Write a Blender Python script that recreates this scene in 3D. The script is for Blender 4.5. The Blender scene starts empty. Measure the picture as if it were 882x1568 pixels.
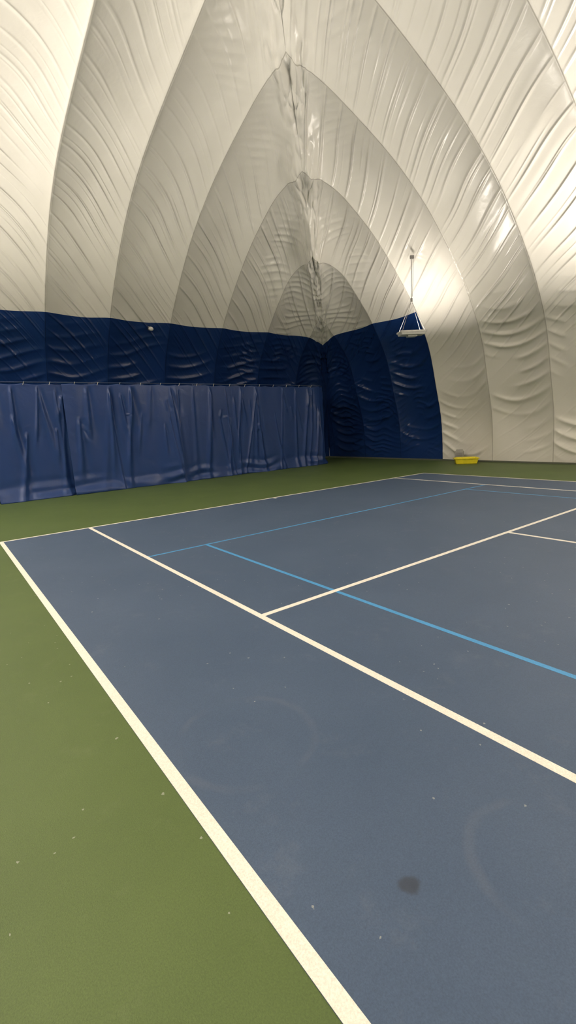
import bpy, bmesh, math, random
import numpy as np
from mathutils import Matrix, Vector
random.seed(4)
sc=bpy.context.scene
col=sc.collection
XW,YW,L=14.8,8.4,40.0

# ---------------------------------------------------------------- camera
CP=[-0.6861,-8.7171,1.608,0.6409,-0.1821,-0.0535,715.7512]
def add_camera():
    x,y,z,yaw,pit,rol,f=CP
    fw=np.array([math.sin(yaw)*math.cos(pit),math.cos(yaw)*math.cos(pit),math.sin(pit)])
    r=np.array([math.cos(yaw),-math.sin(yaw),0]); u=np.cross(r,fw)
    r2=r*math.cos(rol)+u*math.sin(rol); u2=-r*math.sin(rol)+u*math.cos(rol)
    cd=bpy.data.cameras.new('camera'); co=bpy.data.objects.new('camera',cd); col.objects.link(co)
    cd.sensor_fit='VERTICAL'; cd.sensor_height=36; cd.lens=f/1568*36; cd.clip_start=0.05; cd.clip_end=200
    m=Matrix(((r2[0],u2[0],-fw[0],x),(r2[1],u2[1],-fw[1],y),(r2[2],u2[2],-fw[2],z),(0,0,0,1)))
    co.matrix_world=m; sc.camera=co
add_camera()

# ---------------------------------------------------------------- noise
def h2(xi,yi,seed):
    h=(xi.astype(np.int64)*374761393+yi.astype(np.int64)*668265263+seed*974634777)&0xffffffff
    h=((h^(h>>13))*1274126177)&0xffffffff
    h=h^(h>>16)
    return (h&0xffff)/65535.0
def vn(x,y,seed=0):
    x=np.asarray(x,float);y=np.asarray(y,float)
    x,y=np.broadcast_arrays(x,y)
    xi=np.floor(x);yi=np.floor(y);fx=x-xi;fy=y-yi
    fx=fx*fx*fx*(fx*(fx*6-15)+10);fy=fy*fy*fy*(fy*(fy*6-15)+10)
    a=h2(xi,yi,seed);b=h2(xi+1,yi,seed);c=h2(xi,yi+1,seed);d=h2(xi+1,yi+1,seed)
    return (a*(1-fx)+b*fx)*(1-fy)+(c*(1-fx)+d*fx)*fy
def sstep(a,b,x):
    t=np.clip((x-a)/(b-a),0,1);return t*t*(3-2*t)

# ---------------------------------------------------------------- dome profile
PR=np.array([(0,0),(.04,.8),(.16,1.7),(.42,2.6),(.88,4.05),(1.6,5.2),(2.25,5.95),(3.05,6.72),(3.9,7.4),(5.1,8.1),(6.6,8.72),(8.3,9.28),(10.2,9.85),(13,10.5),(16.5,11.05),(20,11.25)])
def catmull(P,n=40):
    out=[]
    Q=np.vstack([2*P[0]-P[1],P,2*P[-1]-P[-2]])
    for i in range(1,len(Q)-2):
        p0,p1,p2,p3=Q[i-1],Q[i],Q[i+1],Q[i+2]
        for j in range(n):
            t=j/n
            out.append(.5*((2*p1)+(-p0+p2)*t+(2*p0-5*p1+4*p2-p3)*t*t+(-p0+3*p1-3*p2+p3)*t**3))
    out.append(P[-1]);return np.array(out)
PC=catmull(PR)
AR=np.concatenate([[0],np.cumsum(np.linalg.norm(np.diff(PC,axis=0),axis=1))])
def prof(a):
    d=np.interp(a,AR,PC[:,0]);z=np.interp(a,AR,PC[:,1])
    e=.06
    dd=np.interp(a+e,AR,PC[:,0])-np.interp(a-e,AR,PC[:,0]);dz=np.interp(a+e,AR,PC[:,1])-np.interp(a-e,AR,PC[:,1])
    n=np.sqrt(dd*dd+dz*dz)+1e-9
    return d,z,-dz/n,dd/n
def arc_of_d(d): return np.interp(d,PC[:,0],AR)
def arc_of_z(z): return np.interp(z,PC[:,1],AR)
ABLUE=float(arc_of_z(5.2))
HANG_E,HANG_A=YW-1.18,float(arc_of_d(XW-11.98))

def wrinkle(e,a,d,kind):
    """displacement (metres, + = outward)"""
    g=(e-0.4)/2.0; u=g-np.floor(g); k=np.floor(g)
    mit=np.maximum(e-d,0)            # distance to the mitre
    bulge=0.19*np.power(np.clip(np.sin(np.pi*u),0,1),0.75)
    bulge=bulge*sstep(0,1.5,a)*(0.5+0.5*sstep(0.,1.0,mit))
    seed=11 if kind==0 else 23
    th=math.radians(47 if kind==0 else 38)
    ph=(e*math.sin(th)-a*math.cos(th))
    edge=np.clip(np.sin(np.pi*u),0,1)**.5
    up=sstep(4.6,6.0,a)*sstep(.8,2.2,mit)
    w2=np.sin(2*np.pi*((ph+.10*vn(e*.5,a*.3,seed))/0.56)+ k*2.9)
    dg=-.018*np.exp(-(1-w2)*1.6)*edge*up*sstep(.3,.75,vn(ph*1.6,a*.3+k*5.3,seed+2))*(1 if kind else 1-.8*sstep(8,10.5,a))
    # swag folds (lower part)
    q=a-1.5*(u-.5)**2*(1.0 if kind else .3)+ .22*vn(e*.8,a*.6,seed+4) + (0.35*u if kind==0 else 0.)
    w3=np.sin(2*np.pi*q/(0.42 if kind else .36)+2.5*vn(e*.7,a*.9,seed+5))
    a3=sstep(.2,.7,vn(e*.8+k*3,a*1.0,seed+6))
    sw=-((0.080 if kind else .05)*np.exp(-(1-w3)*1.8)*a3)*edge*(1-sstep(3.8,6.0,a))*sstep(.0,.5,a)
    soft=0.04*(vn(e*1.1,a*.55,seed+8)-.5)*edge
    # folds across the panels close to the mitre
    q2=a*1.0+ .55*(u)+.30*vn(e*1.2,a*1.0,5)
    w4=np.sin(2*np.pi*q2/0.26+3*vn(e*1.6,a*1.0,6))
    near=(1-sstep(1.4,3.0,mit))*sstep(3.5,5.5,a)*(1-.8*sstep(8.6,10.,a))
    nr=-0.045*np.exp(-(1-w4)*1.8)*near*sstep(.15,.6,vn(e*1.7,a*1.3,7))*edge
    hi=sstep(3,5,a)
    cr=0.12*(vn(mit*2.2+.3*vn(a*1.3,0,12),a*.8,8)-.5)*(1-sstep(0.3,1.3,mit))*hi
    cr+=0.12*(vn(mit*6.5+1.2*vn(a*.9,0,13),a*1.1,9)-.5)*(1-sstep(0.15,.9,mit))*hi
    cr+=-0.07*np.abs(vn(mit*4+a*2.1,a*2.6-mit*3,14)*2-1)*(1-sstep(0.05,.9,mit))*hi
    # the corner is pulled in where the short arches meet
    dl=np.interp(e,[0,1.2,2.4,3.4,4.4,5.4,6.4,8.4],[.0,.35,.42,.50,.78,.42,.24,0])
    pull=-dl*(1-sstep(0,1.7,mit))**1.5*sstep(0,3,a)
    for ek in (6.4,8.4,10.4): pull=pull-.14*np.exp(-((e-ek)/.35)**2)*np.exp(-(mit/.5)**2)
    low=(1-sstep(4.4,7.0,e))*(1-sstep(4.6,5.4,a))*sstep(0,.4,a)
    w5=np.sin(2*np.pi*(a+.5*np.abs(u-.5)+.3*vn(e*1.6,a,31))/0.23+4*vn(e*1.3,a*1.0,32))
    lw=-0.045*np.exp(-(1-w5)*1.5)*low*sstep(.2,.65,vn(e*2,a*1.3,33))*edge
    if kind==1:   # fabric gathered at the lamp suspension point
        rr=np.hypot(e-HANG_E,a-HANG_A);an=np.arctan2(a-HANG_A,e-HANG_E)
        pull=pull-.10*np.exp(-rr/.22)-.014*np.exp(-(rr/.45)**2)*np.abs(np.sin(an*3.5))*sstep(0,.2,rr)
    return bulge+dg+sw+soft+nr+cr+lw+pull

def surf(kind,e,a):
    d,z,nd,nz=prof(a)
    disp=wrinkle(e,a,d,kind)
    mit=np.maximum(e-d,0)
    w=.5*(1-sstep(0,1.0,mit))
    ve,vd,vz=w*nd,(1-w)*nd,nz
    n=np.sqrt(ve*ve+vd*vd+vz*vz)
    lim=np.clip((e-8.4)/4.0,0,1.6)
    if kind==0:
        corr=-.75*lim**1.3*sstep(2,9.5,d)*sstep(0,1.5,mit); e2=e-.15*sstep(10.4,12.4,e)
    else:
        corr=-.25*lim*sstep(1,5,d)*sstep(0,1.5,mit); e2=e
    far=1-sstep(18,26,e)
    return e2+disp*ve/n, d+disp*vd/n, np.maximum(z+corr*far+disp*vz/n,0)
def toworld(side,e,d,z):
    if side=='north': return np.stack([XW-e,YW-d,z],-1)
    if side=='east': return np.stack([XW-d,YW-e,z],-1)
    if side=='west': return np.stack([XW-L+d,YW-e,z],-1)
    if side=='south': return np.stack([XW-e,YW-L+d,z],-1)

def grid_object(name,P,UV,mat,flip=False,smooth=True):
    nr,nc=P.shape[:2]
    idx=np.arange(nr*nc).reshape(nr,nc)
    a=idx[:-1,:-1].ravel();b=idx[:-1,1:].ravel();c=idx[1:,1:].ravel();d=idx[1:,:-1].ravel()
    F=np.stack([a,b,c,d] if not flip else [d,c,b,a],1)
    me=bpy.data.meshes.new(name)
    me.vertices.add(nr*nc);me.vertices.foreach_set('co',P.reshape(-1).astype(np.float32))
    me.loops.add(F.size);me.loops.foreach_set('vertex_index',F.ravel().astype(np.int32))
    me.polygons.add(len(F));me.polygons.foreach_set('loop_start',np.arange(0,F.size,4,dtype=np.int32))
    me.polygons.foreach_set('loop_total',np.full(len(F),4,dtype=np.int32))
    me.update(calc_edges=True)
    if UV is not None:
        uv=me.uv_layers.new(name='UVMap')
        uv.data.foreach_set('uv',UV.reshape(-1,2)[F.ravel()].ravel().astype(np.float32))
    me.polygons.foreach_set('use_smooth',np.full(len(F),smooth))
    me.materials.append(mat)
    o=bpy.data.objects.new(name,me);col.objects.link(o);return o

# ---------------------------------------------------------------- materials
def newmat(name):
    m=bpy.data.materials.new(name);m.use_nodes=True
    nt=m.node_tree;b=nt.nodes['Principled BSDF'];return m,nt,b
def N(nt,t,**kw):
    n=nt.nodes.new(t)
    for k,v in kw.items(): setattr(n,k,v)
    return n
def plain(name,c,rough=.5,metal=0.,var=.08,scale=8):
    m,nt,b=newmat(name)
    tc=N(nt,'ShaderNodeTexCoord');no=N(nt,'ShaderNodeTexNoise');no.inputs['Scale'].default_value=scale;no.inputs['Detail'].default_value=4
    nt.links.new(tc.outputs['Object'],no.inputs['Vector'])
    cr=N(nt,'ShaderNodeValToRGB')
    cr.color_ramp.elements[0].position=.3;cr.color_ramp.elements[1].position=.7
    cr.color_ramp.elements[0].color=(*[x*(1-var) for x in c],1);cr.color_ramp.elements[1].color=(*[min(1,x*(1+var)) for x in c],1)
    nt.links.new(no.outputs['Fac'],cr.inputs['Fac']);nt.links.new(cr.outputs['Color'],b.inputs['Base Color'])
    b.inputs['Roughness'].default_value=rough;b.inputs['Metallic'].default_value=metal
    return m
def M(nt,op,a,b=None):
    n=N(nt,'ShaderNodeMath',operation=op)
    for i,v in enumerate([a,b]):
        if v is None: continue
        if isinstance(v,(int,float)): n.inputs[i].default_value=v
        else: nt.links.new(v,n.inputs[i])
    return n.outputs[0]
def MR(nt,v,a,b,c=0.,d=1.):
    n=N(nt,'ShaderNodeMapRange',interpolation_type='SMOOTHSTEP');nt.links.new(v,n.inputs[0])
    for i,x in enumerate((a,b,c,d)): n.inputs[i+1].default_value=x
    return n.outputs[0]
def fabric(name,umax,thdeg,topfade):
    m,nt,b=newmat(name)
    uv=N(nt,'ShaderNodeUVMap');sp=N(nt,'ShaderNodeSeparateXYZ');nt.links.new(uv.outputs[0],sp.inputs[0])
    U,V=sp.outputs[0],sp.outputs[1]
    g=M(nt,'DIVIDE',M(nt,'SUBTRACT',U,.4),2.0)
    fr=M(nt,'FRACT',g);k=M(nt,'FLOOR',g)
    sn=M(nt,'SINE',M(nt,'MULTIPLY',fr,math.pi))
    edge=M(nt,'POWER',M(nt,'MAXIMUM',sn,0.0001),.45)
    thr=M(nt,'SUBTRACT',ABLUE,M(nt,'MULTIPLY',sn,.13))
    mask=M(nt,'MULTIPLY',M(nt,'LESS_THAN',V,thr),M(nt,'LESS_THAN',U,umax))
    n1=N(nt,'ShaderNodeTexNoise');n1.inputs['Scale'].default_value=.6;n1.inputs['Detail'].default_value=5
    nt.links.new(uv.outputs[0],n1.inputs['Vector'])
    cr=N(nt,'ShaderNodeValToRGB');cr.color_ramp.elements[0].color=(.68,.65,.59,1);cr.color_ramp.elements[1].color=(.75,.72,.66,1)
    cr.color_ramp.elements[0].position=.3;cr.color_ramp.elements[1].position=.7
    nt.links.new(n1.outputs['Fac'],cr.inputs['Fac'])
    ds=M(nt,'MULTIPLY',M(nt,'MINIMUM',fr,M(nt,'SUBTRACT',1.0,fr)),2.0)  # metres to nearest seam
    seam=M(nt,'LESS_THAN',ds,.045)
    stitch_shade=M(nt,'LESS_THAN',ds,.011)  # dark seam line; in the blue band it also paints the seams' deep shade
    mixb=N(nt,'ShaderNodeMix',data_type='RGBA');nt.links.new(mask,mixb.inputs[0])
    nt.links.new(cr.outputs['Color'],mixb.inputs[6]);mixb.inputs[7].default_value=(.009,.033,.135,1)
    mixs=N(nt,'ShaderNodeMix',data_type='RGBA',blend_type='MULTIPLY');nt.links.new(M(nt,'MULTIPLY',stitch_shade,.55),mixs.inputs[0]);nt.links.new(mixb.outputs[2],mixs.inputs[6]);mixs.inputs[7].default_value=(.35,.33,.30,1)
    nt.links.new(mixs.outputs[2],b.inputs['Base Color'])
    b.inputs['Roughness'].default_value=.27
    # tension folds
    th=math.radians(thdeg)
    def noi(sx,sy,det=2,off=0.,rot=0.):
        mp=N(nt,'ShaderNodeMapping');mp.inputs['Scale'].default_value=(sx,sy,1);mp.inputs['Location'].default_value=(off,off*.7,0);nt.links.new(uv.outputs[0],mp.inputs[0])
        n=N(nt,'ShaderNodeTexNoise');n.inputs['Scale'].default_value=1.;n.inputs['Detail'].default_value=det;nt.links.new(mp.outputs[0],n.inputs['Vector']);return n.outputs['Fac']
    ph=M(nt,'SUBTRACT',M(nt,'MULTIPLY',U,math.sin(th)),M(nt,'MULTIPLY',V,math.cos(th)))
    # slight sag of each fold inside its panel
    ph=M(nt,'ADD',ph,M(nt,'MULTIPLY',sn,.08 if topfade else .0))
    ph=M(nt,'ADD',ph,M(nt,'MULTIPLY',noi(.5,.4,0,3.),.26))
    def folds(lam,sharp,kk,thresh0,thresh1,off):
        w=M(nt,'SINE',M(nt,'ADD',M(nt,'MULTIPLY',ph,2*math.pi/lam),M(nt,'MULTIPLY',k,kk)))
        f=M(nt,'EXPONENT',M(nt,'MULTIPLY',M(nt,'SUBTRACT',w,1.0),sharp))
        cx=N(nt,'ShaderNodeCombineXYZ');nt.links.new(M(nt,'MULTIPLY',ph,1.0/lam),cx.inputs[0]);nt.links.new(M(nt,'MULTIPLY',V,.38),cx.inputs[1]);nt.links.new(M(nt,'ADD',M(nt,'MULTIPLY',k,3.3),off),cx.inputs[2])
        n=N(nt,'ShaderNodeTexNoise');n.inputs['Scale'].default_value=1.;n.inputs['Detail'].default_value=1;nt.links.new(cx.outputs[0],n.inputs['Vector'])
        return M(nt,'MULTIPLY',f,MR(nt,n.outputs['Fac'],thresh0,thresh1))
    if topfade:
        f1=folds(.36,6.5,1.7,.32,.52,0.);f2=folds(.20,5.0,2.9,.44,.60,7.);k2=.019
    else:
        f1=folds(.43,8.,1.7,.32,.50,0.);f2=folds(.26,6.0,2.9,.44,.60,7.);k2=.024
    F=M(nt,'ADD',M(nt,'MULTIPLY',f1,.046),M(nt,'MULTIPLY',f2,k2))
    F=M(nt,'MULTIPLY',F,edge)
    F=M(nt,'MULTIPLY',F,MR(nt,V,3.4,5.4,.15,1.))
    if topfade: F=M(nt,'MULTIPLY',F,MR(nt,V,8.8,11.5,1.,.25))
    n2=N(nt,'ShaderNodeTexNoise');n2.inputs['Scale'].default_value=5;n2.inputs['Detail'].default_value=4;n2.inputs['Roughness'].default_value=.5;n2.inputs['Distortion'].default_value=.6
    nt.links.new(uv.outputs[0],n2.inputs['Vector'])
    h=M(nt,'ADD',M(nt,'MULTIPLY',n2.outputs['Fac'],.004),M(nt,'MULTIPLY',F,-1.0))
    h=M(nt,'ADD',h,M(nt,'MULTIPLY',seam,-.006))
    bp=N(nt,'ShaderNodeBump');bp.inputs['Distance'].default_value=1.0;bp.inputs['Strength'].default_value=.85
    nt.links.new(h,bp.inputs['Height']);nt.links.new(bp.outputs[0],b.inputs['Normal'])
    return m
fabN=fabric('dome_fabric_end',100.,47,True);fabE=fabric('dome_fabric_side',6.4,38,False)

# ---------------------------------------------------------------- dome
AVIS=15.5
def build(side,ecols,rows,mat,kind,flip):
    dmax=np.minimum(np.minimum(ecols,L-ecols),20.0)
    amax=arc_of_d(dmax)
    e=np.broadcast_to(ecols,(rows+1,len(ecols)))
    top=np.minimum(amax,AVIS)
    t=np.linspace(0,1,rows+1)[:,None]
    a=t*top[None,:]
    E,D,Z=surf(kind,e,a)
    o=grid_object('wall_'+side,toworld(side,E,D,Z),np.stack([e,a],-1),mat,flip)
    t=np.linspace(0,1,13)[:,None]
    a=top[None,:]+t*(amax-top)[None,:]
    e=np.broadcast_to(ecols,a.shape)
    E,D,Z=surf(kind,e,a)
    return o,(toworld(side,E,D,Z),np.stack([e,a],-1),flip)
fine=np.concatenate([np.arange(0.02,20.4,.032),np.arange(20.5,L-.01,.25),[L-.02]])
coarse=np.concatenate([np.arange(.02,L-.01,.2),[L-.02]])
ce=[]
for side,c,r,m,k,fl in (('north',fine,430,fabN,0,False),('east',fine,430,fabE,1,True),('west',coarse,70,fabN,0,False),('south',coarse,70,fabN,0,True)):
    o,x=build(side,c,r,m,k,fl);ce.append(x)
# ceiling: the crown of the dome, one mesh out of the four upper pieces
parts=[grid_object('ceiling' if i==0 else 'crown_%d'%i,P,UV,fabN,fl) for i,(P,UV,fl) in enumerate(ce)]
bm=bmesh.new()
for o in parts: bm.from_mesh(o.data)
for o in parts[1:]: bpy.data.objects.remove(o)
me=bpy.data.meshes.new('ceiling');bm.to_mesh(me);bm.free();me.materials.append(fabN);parts[0].data=me

# ---------------------------------------------------------------- simple mesh helpers
def obj_from_bm(name,bm,mat,parent=None,smooth=False,loc=None):
    me=bpy.data.meshes.new(name);bm.to_mesh(me);bm.free()
    if smooth:
        for p in me.polygons:p.use_smooth=True
    me.materials.append(mat);o=bpy.data.objects.new(name,me);col.objects.link(o)
    if loc is not None:o.location=loc
    if parent:o.parent=parent
    return o
def boxbm(bm,c,s,taper=1.0,bev=0.,rotz=0.):
    r=bmesh.ops.create_cube(bm,size=1.0)
    vs=r['verts']
    for v in vs:
        k=taper if v.co.z<0 else 1.0
        v.co=Vector((v.co.x*s[0]*k,v.co.y*s[1]*k,v.co.z*s[2]))
    if bev:
        es=list({e for v in vs for e in v.link_edges})
        rr=bmesh.ops.bevel(bm,geom=es,offset=bev,segments=2,affect='EDGES',profile=.5)
        vs=list({v for f in rr['faces'] for v in f.verts}|{v for v in vs if v.is_valid})
    bmesh.ops.rotate(bm,verts=vs,cent=(0,0,0),matrix=Matrix.Rotation(rotz,3,'Z'))
    bmesh.ops.translate(bm,verts=vs,vec=c)
    return vs
def tube(bm,p0,p1,r,seg=8):
    p0=Vector(p0);p1=Vector(p1);d=p1-p0
    q=d.to_track_quat('Z','Y').to_matrix().to_4x4()
    bmesh.ops.create_cone(bm,cap_ends=True,segments=seg,radius1=r,radius2=r,depth=d.length,matrix=Matrix.Translation((p0+p1)/2)@q)

# ---------------------------------------------------------------- floor
def ground_mat(name,c1,c2,speck,spots=False,plainline=False):
    m,nt,b=newmat(name)
    ge=N(nt,'ShaderNodeTexCoord');V=ge.outputs['Object']
    def noise(s,d=4,r=.5):
        n=N(nt,'ShaderNodeTexNoise');n.inputs['Scale'].default_value=s;n.inputs['Detail'].default_value=d;n.inputs['Roughness'].default_value=r
        nt.links.new(V,n.inputs['Vector']);return n.outputs['Fac']
    def ramp(f,p0,p1,a,bb):
        r=N(nt,'ShaderNodeValToRGB');r.color_ramp.elements[0].position=p0;r.color_ramp.elements[1].position=p1
        r.color_ramp.elements[0].color=a;r.color_ramp.elements[1].color=bb;nt.links.new(f,r.inputs['Fac']);return r.outputs['Color']
    base=ramp(noise(.9,6,.6),.3,.7,(*c1,1),(*c2,1))
    g=ramp(noise(160,3,.6),.3,.7,(.84,.84,.84,1),(1.14,1.14,1.14,1))
    mx=N(nt,'ShaderNodeMix',data_type='RGBA',blend_type='MULTIPLY');mx.inputs[0].default_value=1
    nt.links.new(base,mx.inputs[6]);nt.links.new(g,mx.inputs[7]);cur=mx.outputs[2]
    # pale scuffs
    sf=ramp(noise(2.6,10,.74),.56,.74,(0,0,0,1),(.34,.34,.34,1))
    m2=N(nt,'ShaderNodeMix',data_type='RGBA');nt.links.new(sf,m2.inputs[0]);nt.links.new(cur,m2.inputs[6]);m2.inputs[7].default_value=(*speck,1);cur=m2.outputs[2]
    # tiny pale flecks
    if not plainline:
      for sc_,r_ in ((1.7,.0065),(4.1,.0045)):
        vo=N(nt,'ShaderNodeTexVoronoi',voronoi_dimensions='2D');vo.inputs['Scale'].default_value=sc_;nt.links.new(V,vo.inputs['Vector'])
        dd=M(nt,'ADD',vo.outputs['Distance'],M(nt,'MULTIPLY',M(nt,'SUBTRACT',noise(90,2),.5),.022*sc_))
        sm=M(nt,'LESS_THAN',dd,r_*sc_)
        gate=M(nt,'GREATER_THAN',noise(.8+sc_*.1,2),.53)
        m3=N(nt,'ShaderNodeMix',data_type='RGBA');nt.links.new(M(nt,'MULTIPLY',M(nt,'MULTIPLY',sm,gate),.5),m3.inputs[0]);nt.links.new(cur,m3.inputs[6]);m3.inputs[7].default_value=(.45,.45,.40,1);cur=m3.outputs[2]
    if spots:
        for (cx,cy,r,ring) in ((.42,-7.83,.022,False),(.41,-6.77,.36,True),(.88,-8.1,.28,True)):
            vm=N(nt,'ShaderNodeVectorMath',operation='DISTANCE');nt.links.new(V,vm.inputs[0]);vm.inputs[1].default_value=(cx,cy,0)
            d=M(nt,'ADD',vm.outputs['Value'],M(nt,'MULTIPLY',M(nt,'SUBTRACT',noise(14,3),.5),.04))
            if ring:
                d=M(nt,'ABSOLUTE',M(nt,'SUBTRACT',d,r));mk=M(nt,'MULTIPLY',MR(nt,d,.035,.005),M(nt,'MULTIPLY',MR(nt,noise(2.2,2),.4,.6),.09));cc=(.22,.22,.25,1)
            else:
                mk=M(nt,'MULTIPLY',MR(nt,d,r+.022,r),.72);cc=(.025,.03,.045,1)
            mm=N(nt,'ShaderNodeMix',data_type='RGBA');nt.links.new(mk,mm.inputs[0]);nt.links.new(cur,mm.inputs[6]);mm.inputs[7].default_value=cc;cur=mm.outputs[2]
    nt.links.new(cur,b.inputs['Base Color'])
    b.inputs['Roughness'].default_value=.55
    bp=N(nt,'ShaderNodeBump');bp.inputs['Strength'].default_value=.35;bp.inputs['Distance'].default_value=.004
    nt.links.new(noise(220,3,.6),bp.inputs['Height']);nt.links.new(bp.outputs[0],b.inputs['Normal'])
    return m
green=ground_mat('green_acrylic',(.062,.098,.020),(.080,.120,.028),(.15,.18,.08))
bluec=ground_mat('blue_acrylic',(.045,.075,.136),(.057,.089,.154),(.13,.15,.20),True)
def slab(name,x0,x1,y0,y1,z0,z1,mat,parent=None):
    bm=bmesh.new();boxbm(bm,((x0+x1)/2,(y0+y1)/2,(z0+z1)/2),(x1-x0,y1-y0,z1-z0));return obj_from_bm(name,bm,mat,parent)
slab('floor',XW-L-1,XW+.6,YW-L-1,YW+.6,-.2,0,green)
court=bpy.data.objects.new('tennis_court',None);col.objects.link(court)
slab('playing_surface',-.03,11.0,-23.8,.03,0,.002,bluec,court)
def line_mat(name,c):
    m=ground_mat(name,tuple(x*.95 for x in c),c,tuple(x*.75 for x in c),plainline=True);return m
wl=line_mat('white_line_paint',(.80,.75,.68));bl=line_mat('light_blue_line_paint',(.06,.27,.55))
def line(name,x0,x1,y0,y1,mat,z=.0035): slab(name,x0,x1,y0,y1,.0015,z,mat,court)
w=.027
line('doubles_sideline_near',-w-.002,w+.002,-23.8,w,wl);line('doubles_sideline_far',10.97-w,10.97+w,-23.8,w,wl)
line('baseline',-w,10.97+w,-w,w,wl,.0036)
line('singles_sideline_near',1.37-w,1.37+w,-23.77,0,wl,.0037);line('singles_sideline_far',9.6-w,9.6+w,-23.77,0,wl,.0037)
line('service_line',1.37,9.6,-5.485-w,-5.485+w,wl,.0038);line('centre_service_line',5.485-w,5.485+w,-18.28,-5.485,wl,.0039)
line('centre_mark',5.40-w,5.40+w,-.14,0,wl,.0038)
line('youth_baseline',1.37,9.6,-2.79-.02,-2.79+.02,bl,.0032);line('youth_sideline_near',2.245-.022,2.245+.022,-21,-2.79,bl,.0033)
line('youth_sideline_far',8.725-.02,8.725+.02,-21,-2.79,bl,.0033)

# ---------------------------------------------------------------- base sill
sill=plain('sill_concrete',(.10,.11,.08),.8)
slab('baseboard_east',XW-.10,XW+.10,YW-L,YW,0,.05,sill)
slab('baseboard_north',XW-L,XW,YW-.10,YW+.10,0,.05,sill)

# ---------------------------------------------------------------- vinyl backdrop curtain
cm,nt,b=newmat('blue_vinyl');
uv=N(nt,'ShaderNodeUVMap')
n1=N(nt,'ShaderNodeTexNoise');n1.inputs['Scale'].default_value=1.2;n1.inputs['Detail'].default_value=5;nt.links.new(uv.outputs[0],n1.inputs['Vector'])
cr=N(nt,'ShaderNodeValToRGB');cr.color_ramp.elements[0].color=(.016,.044,.165,1);cr.color_ramp.elements[1].color=(.022,.054,.195,1);nt.links.new(n1.outputs['Fac'],cr.inputs['Fac']);nt.links.new(cr.outputs['Color'],b.inputs['Base Color'])
b.inputs['Roughness'].default_value=.30;b.inputs['Specular IOR Level'].default_value=.42
n2=N(nt,'ShaderNodeTexNoise');n2.inputs['Scale'].default_value=2.5;n2.inputs['Detail'].default_value=3;n2.inputs['Distortion'].default_value=.8;nt.links.new(uv.outputs[0],n2.inputs['Vector'])
bp=N(nt,'ShaderNodeBump');bp.inputs['Distance'].default_value=.02;bp.inputs['Strength'].default_value=.5;nt.links.new(n2.outputs['Fac'],bp.inputs['Height']);nt.links.new(bp.outputs[0],b.inputs['Normal'])
CH=3.06
def curtain(name,path,s0,seed,hsag=.03,foldamp=1.):
    rs=np.random.RandomState(seed)
    path=np.array(path,float);seg=np.linalg.norm(np.diff(path,axis=0),axis=1);S=np.concatenate([[0],np.cumsum(seg)])
    s=np.arange(0,S[-1],.014);px=np.interp(s,S,path[:,0]);py=np.interp(s,S,path[:,1])
    tx=np.gradient(px,s);ty=np.gradient(py,s);nn=np.hypot(tx,ty);tx/=nn;ty/=nn
    nx,ny=ty,-tx
    t=np.linspace(0,1,120)[:,None]   # 0 bottom .. 1 top
    ss=(s+s0)[None,:]
    gm=.62
    f=((ss/gm)%1.0)
    sag=hsag*np.sin(np.pi*f)*(0.6+.8*vn(np.floor(ss/gm),0,seed))
    z=t*(CH-sag)
    sh=ss+.35*(1-t)*(vn(ss*.45,3,seed+1)-.5)*2
    big=(vn(sh*.8,t*.6,seed+2)-.5)*.24*(1-.6*t)
    off=big+.05*(vn(sh*1.9,t*.8,seed+3)-.5)
    # individual creases hanging from the grommets
    n=int(S[-1]/.15)
    for i in range(n):
        g0=s0+gm*round((rs.rand()*S[-1])/gm) if i%2 else s0+rs.rand()*S[-1]
        top=1-(0 if i%2 else rs.rand()*.45); bot=rs.rand()*.75 if rs.rand()<.6 else 0
        dx=rs.uniform(-.6,.6)*(top-bot); amp=rs.uniform(.015,.055); wd=rs.uniform(.014,.042)
        tt=np.clip((top-t)/(top-bot+1e-6),0,1)
        c=g0+dx*tt**1.3
        env=sstep(0,.12,tt)*(1-sstep(.6,1.0,tt)*(bot>0))*((t<=top)&(t>=bot-.001))
        q=(ss-c)/(wd*(1+1.8*tt))
        off=off+amp*env*(np.exp(-q*q)-.5*np.exp(-(q-1.9)**2*.6))
    pud=.14*(1-sstep(0,.13,t))*(vn(ss*1.6,1,seed+6))+.05*np.sin(2*np.pi*z/.35+5*vn(ss*1.2,0,seed+8))*(1-sstep(.02,.25,t))*vn(ss*1.4,9,seed+7)
    off=foldamp*off+pud
    P=np.stack([px[None,:]+nx*off,py[None,:]+ny*off,np.broadcast_to(z,off.shape)],-1)
    o=grid_object(name,P,np.stack([np.broadcast_to(ss,off.shape),np.broadcast_to(z,off.shape)],-1),cm)
    so=o.modifiers.new('solid','SOLIDIFY');so.thickness=.004
    return o
cur=bpy.data.objects.new('backdrop_curtain',None);col.objects.link(cur)
panels=[('panel_a',[(-8.0,5.75),(-3.5,5.7)],0,3),('panel_b',[(-3.55,5.62),(.62,5.60)],4,9),
        ('panel_c',[(.56,5.45),(2.45,5.45)],9,17),('panel_d',[(2.40,5.40),(5.72,5.36)],14,23),('panel_e',[(5.68,5.45),(9.1,5.5),(11.85,5.6)],20,35),
        ('panel_f',[(11.80,5.72),(12.15,5.80),(12.40,6.1),(12.65,6.6),(13.0,7.3)],40,41)]
for n,p,s0,sd in panels:
    o=curtain(n,p,s0,sd,foldamp=1. if n!='panel_f' else .5);o.parent=cur
ropem=plain('rope',(.03,.05,.12),.6);tie=plain('white_tie',(.6,.58,.52),.5)
bm=bmesh.new();pp=[(-8,5.75),(-3.5,5.7),(.6,5.5),(2.4,5.4),(5.7,5.4),(9.1,5.5),(11.85,5.62),(12.15,5.8),(12.45,6.14),(13.0,7.3)]
for a,c in zip(pp[:-1],pp[1:]): tube(bm,(*a,CH+.03),(*c,CH+.03),.012)
obj_from_bm('support_rope',bm,ropem,cur)
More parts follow.
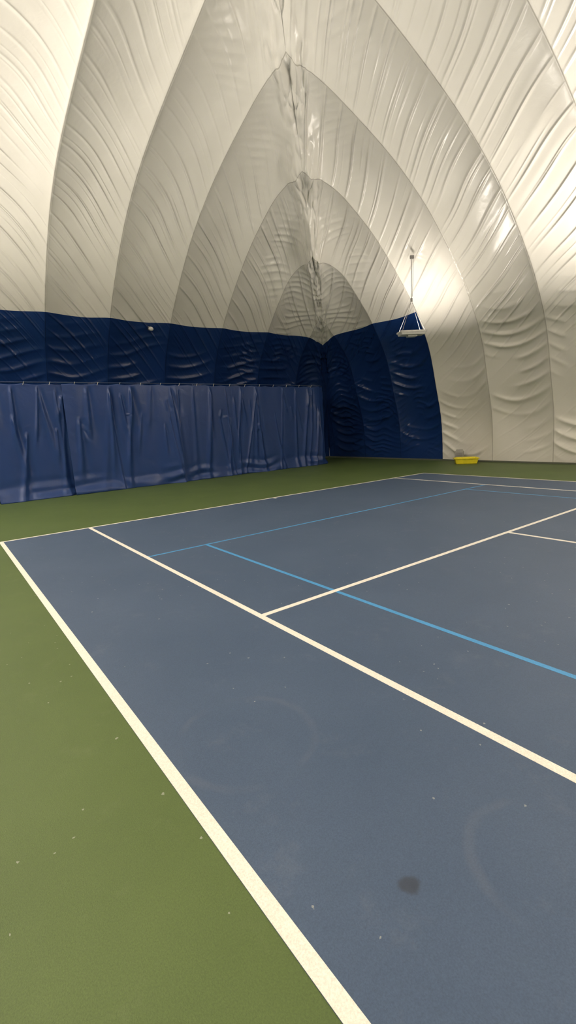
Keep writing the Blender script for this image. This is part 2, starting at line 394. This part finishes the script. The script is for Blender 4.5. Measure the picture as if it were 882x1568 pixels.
bm=bmesh.new()
for i in range(34):
    x=-7.8+i*.62;y=np.interp(x,[q[0] for q in pp[:7]],[q[1] for q in pp[:7]])
    if x>12:break
    tube(bm,(x-.02,y-.015,CH-.04),(x+.015,y-.02,CH+.045),.006,6)
obj_from_bm('grommet_ties',bm,tie,cur)

# ---------------------------------------------------------------- lights
white=plain('fixture_white',(.72,.70,.66),.4);steel=plain('cable_steel',(.20,.19,.18),.5,.3)
def emis(name,c,s):
    m,nt,b=newmat(name);b.inputs['Emission Color'].default_value=(*c,1);b.inputs['Emission Strength'].default_value=s;return m
lens=emis('lamp_glass',(1,.90,.76),6.)
def dome_z(x,y):
    d=min(XW-x,YW-y,x-(XW-L),y-(YW-L));return float(np.interp(d,PC[:,0],PC[:,1]))
def fixture(x,y,z,P,zt=None):
    zt=zt or dome_z(x,y)-.02
    e=bpy.data.objects.new('hanging_light_fixture',None);e.location=(x,y,z);e.rotation_euler=(0,0,math.radians(-32));col.objects.link(e)
    bm=bmesh.new();boxbm(bm,(0,0,0),(.82,.42,.09),taper=.90,bev=.015);
    boxbm(bm,(0,0,-.065),(.30,.20,.05),bev=.01)
    for sx in(-1,1): boxbm(bm,(sx*.40,0,.055),(.03,.44,.05))
    for sy in(-1,1): boxbm(bm,(0,sy*.21,.055),(.82,.02,.05))
    obj_from_bm('housing',bm,white,e)
    bm=bmesh.new();boxbm(bm,(0,0,.052),(.74,.36,.008));obj_from_bm('lamp_glass',bm,lens,e)
    bm=bmesh.new()
    for sx in(-1,1):
        for sy in(-1,1): tube(bm,(sx*.36,sy*.18,.07),(0,0,.98),.006,6)
    tube(bm,(0,0,.98),(0,0,zt-z),.010,6);tube(bm,(.03,0,1.1),(.06,0,zt-z),.006,6)
    obj_from_bm('suspension_cables',bm,steel,e)
    bm=bmesh.new();boxbm(bm,(0,0,1.0),(.06,.05,.12),bev=.01);boxbm(bm,(.02,0,zt-z-.05),(.12,.06,.10),bev=.01);obj_from_bm('pulley',bm,steel,e)
    ld=bpy.data.lights.new('lamp','AREA');ld.shape='RECTANGLE';ld.size=.70;ld.size_y=.34;ld.energy=P;ld.color=(1,.915,.81)
    lo=bpy.data.objects.new('lamp',ld);col.objects.link(lo);lo.parent=e;lo.location=(0,0,.07);lo.rotation_euler=(math.pi,0,0)
    return e
fixture(11.93,1.18,4.25,65)
for x,y,P in ((12,-4.9,280),(12,-10.6,480),(12,-17,480),(12,-24,350),
              (-3.4,1.6,1350),(-3.6,-5,900),(-3.6,-12,500),(-3.6,-19,300),(4.4,-14,250),(4.4,-19,300),(4.4,-26,300),(-12,2,1650),(-12,-8,900),(-12,-18,500),(-19,-2,700),(-19,-14,400)):  # unseen lamps: side and between-court rows inferred, the others added for ambient light
    fixture(x,y,4.25,P)

# ---------------------------------------------------------------- small things
def wallpt(side,e,a):
    kind={'north':0,'east':1}[side];E,D,Z=surf(kind,np.array([e]),np.array([a]));return Vector(toworld(side,E,D,Z)[0])
# small spotlight on the blue band
p=wallpt('north',XW-5.75,float(arc_of_z(4.95)))
e=bpy.data.objects.new('small_spotlight',None);e.location=p;col.objects.link(e)
bm=bmesh.new();boxbm(bm,(0,-.03,0),(.10,.06,.12),bev=.01);tube(bm,(0,-.05,0),(0,-.12,-.03),.02);obj_from_bm('bracket',bm,steel,e)
bm=bmesh.new();bmesh.ops.create_uvsphere(bm,u_segments=20,v_segments=12,radius=.065)
for v in bm.verts:
    v.co.x*=1.25
    v.co+=Vector((0,-.15,-.04))
obj_from_bm('lamp_head',bm,white,e,True)
# yellow box and grey box by the side wall
yel=plain('yellow_plastic',(.80,.66,.02),.45);gry=plain('grey_plastic',(.33,.32,.30),.6)
bx=bpy.data.objects.new('yellow_storage_tray',None);bx.location=(14.0,.52,0);bx.rotation_euler=(0,0,math.radians(-50));col.objects.link(bx)
bm=bmesh.new();boxbm(bm,(0,0,.09),(.76,.42,.18),taper=.88,bev=.02);boxbm(bm,(0,0,.185),(.82,.48,.03),bev=.01)
obj_from_bm('tray_body',bm,yel,bx)
bm=bmesh.new();boxbm(bm,(0,0,.21),(.66,.34,.03),bev=.008);obj_from_bm('tray_lid',bm,yel,bx)
g=bpy.data.objects.new('grey_blower_box',None);g.location=(14.42,1.05,0);g.rotation_euler=(0,0,math.radians(-60));col.objects.link(g)
bm=bmesh.new();boxbm(bm,(0,0,.2),(.30,.24,.40),bev=.02);boxbm(bm,(0,0,.42),(.22,.16,.06),bev=.01);obj_from_bm('housing',bm,gry,g)
bm=bmesh.new()
for i in range(5): boxbm(bm,(0,-.124,.1+i*.05),(.2,.01,.018))
obj_from_bm('vents',bm,steel,g)

# ---------------------------------------------------------------- world
wd=bpy.data.worlds.new('world');sc.world=wd;wd.use_nodes=True
wd.node_tree.nodes['Background'].inputs[0].default_value=(.05,.05,.06,1)
sc.view_settings.view_transform='Standard'
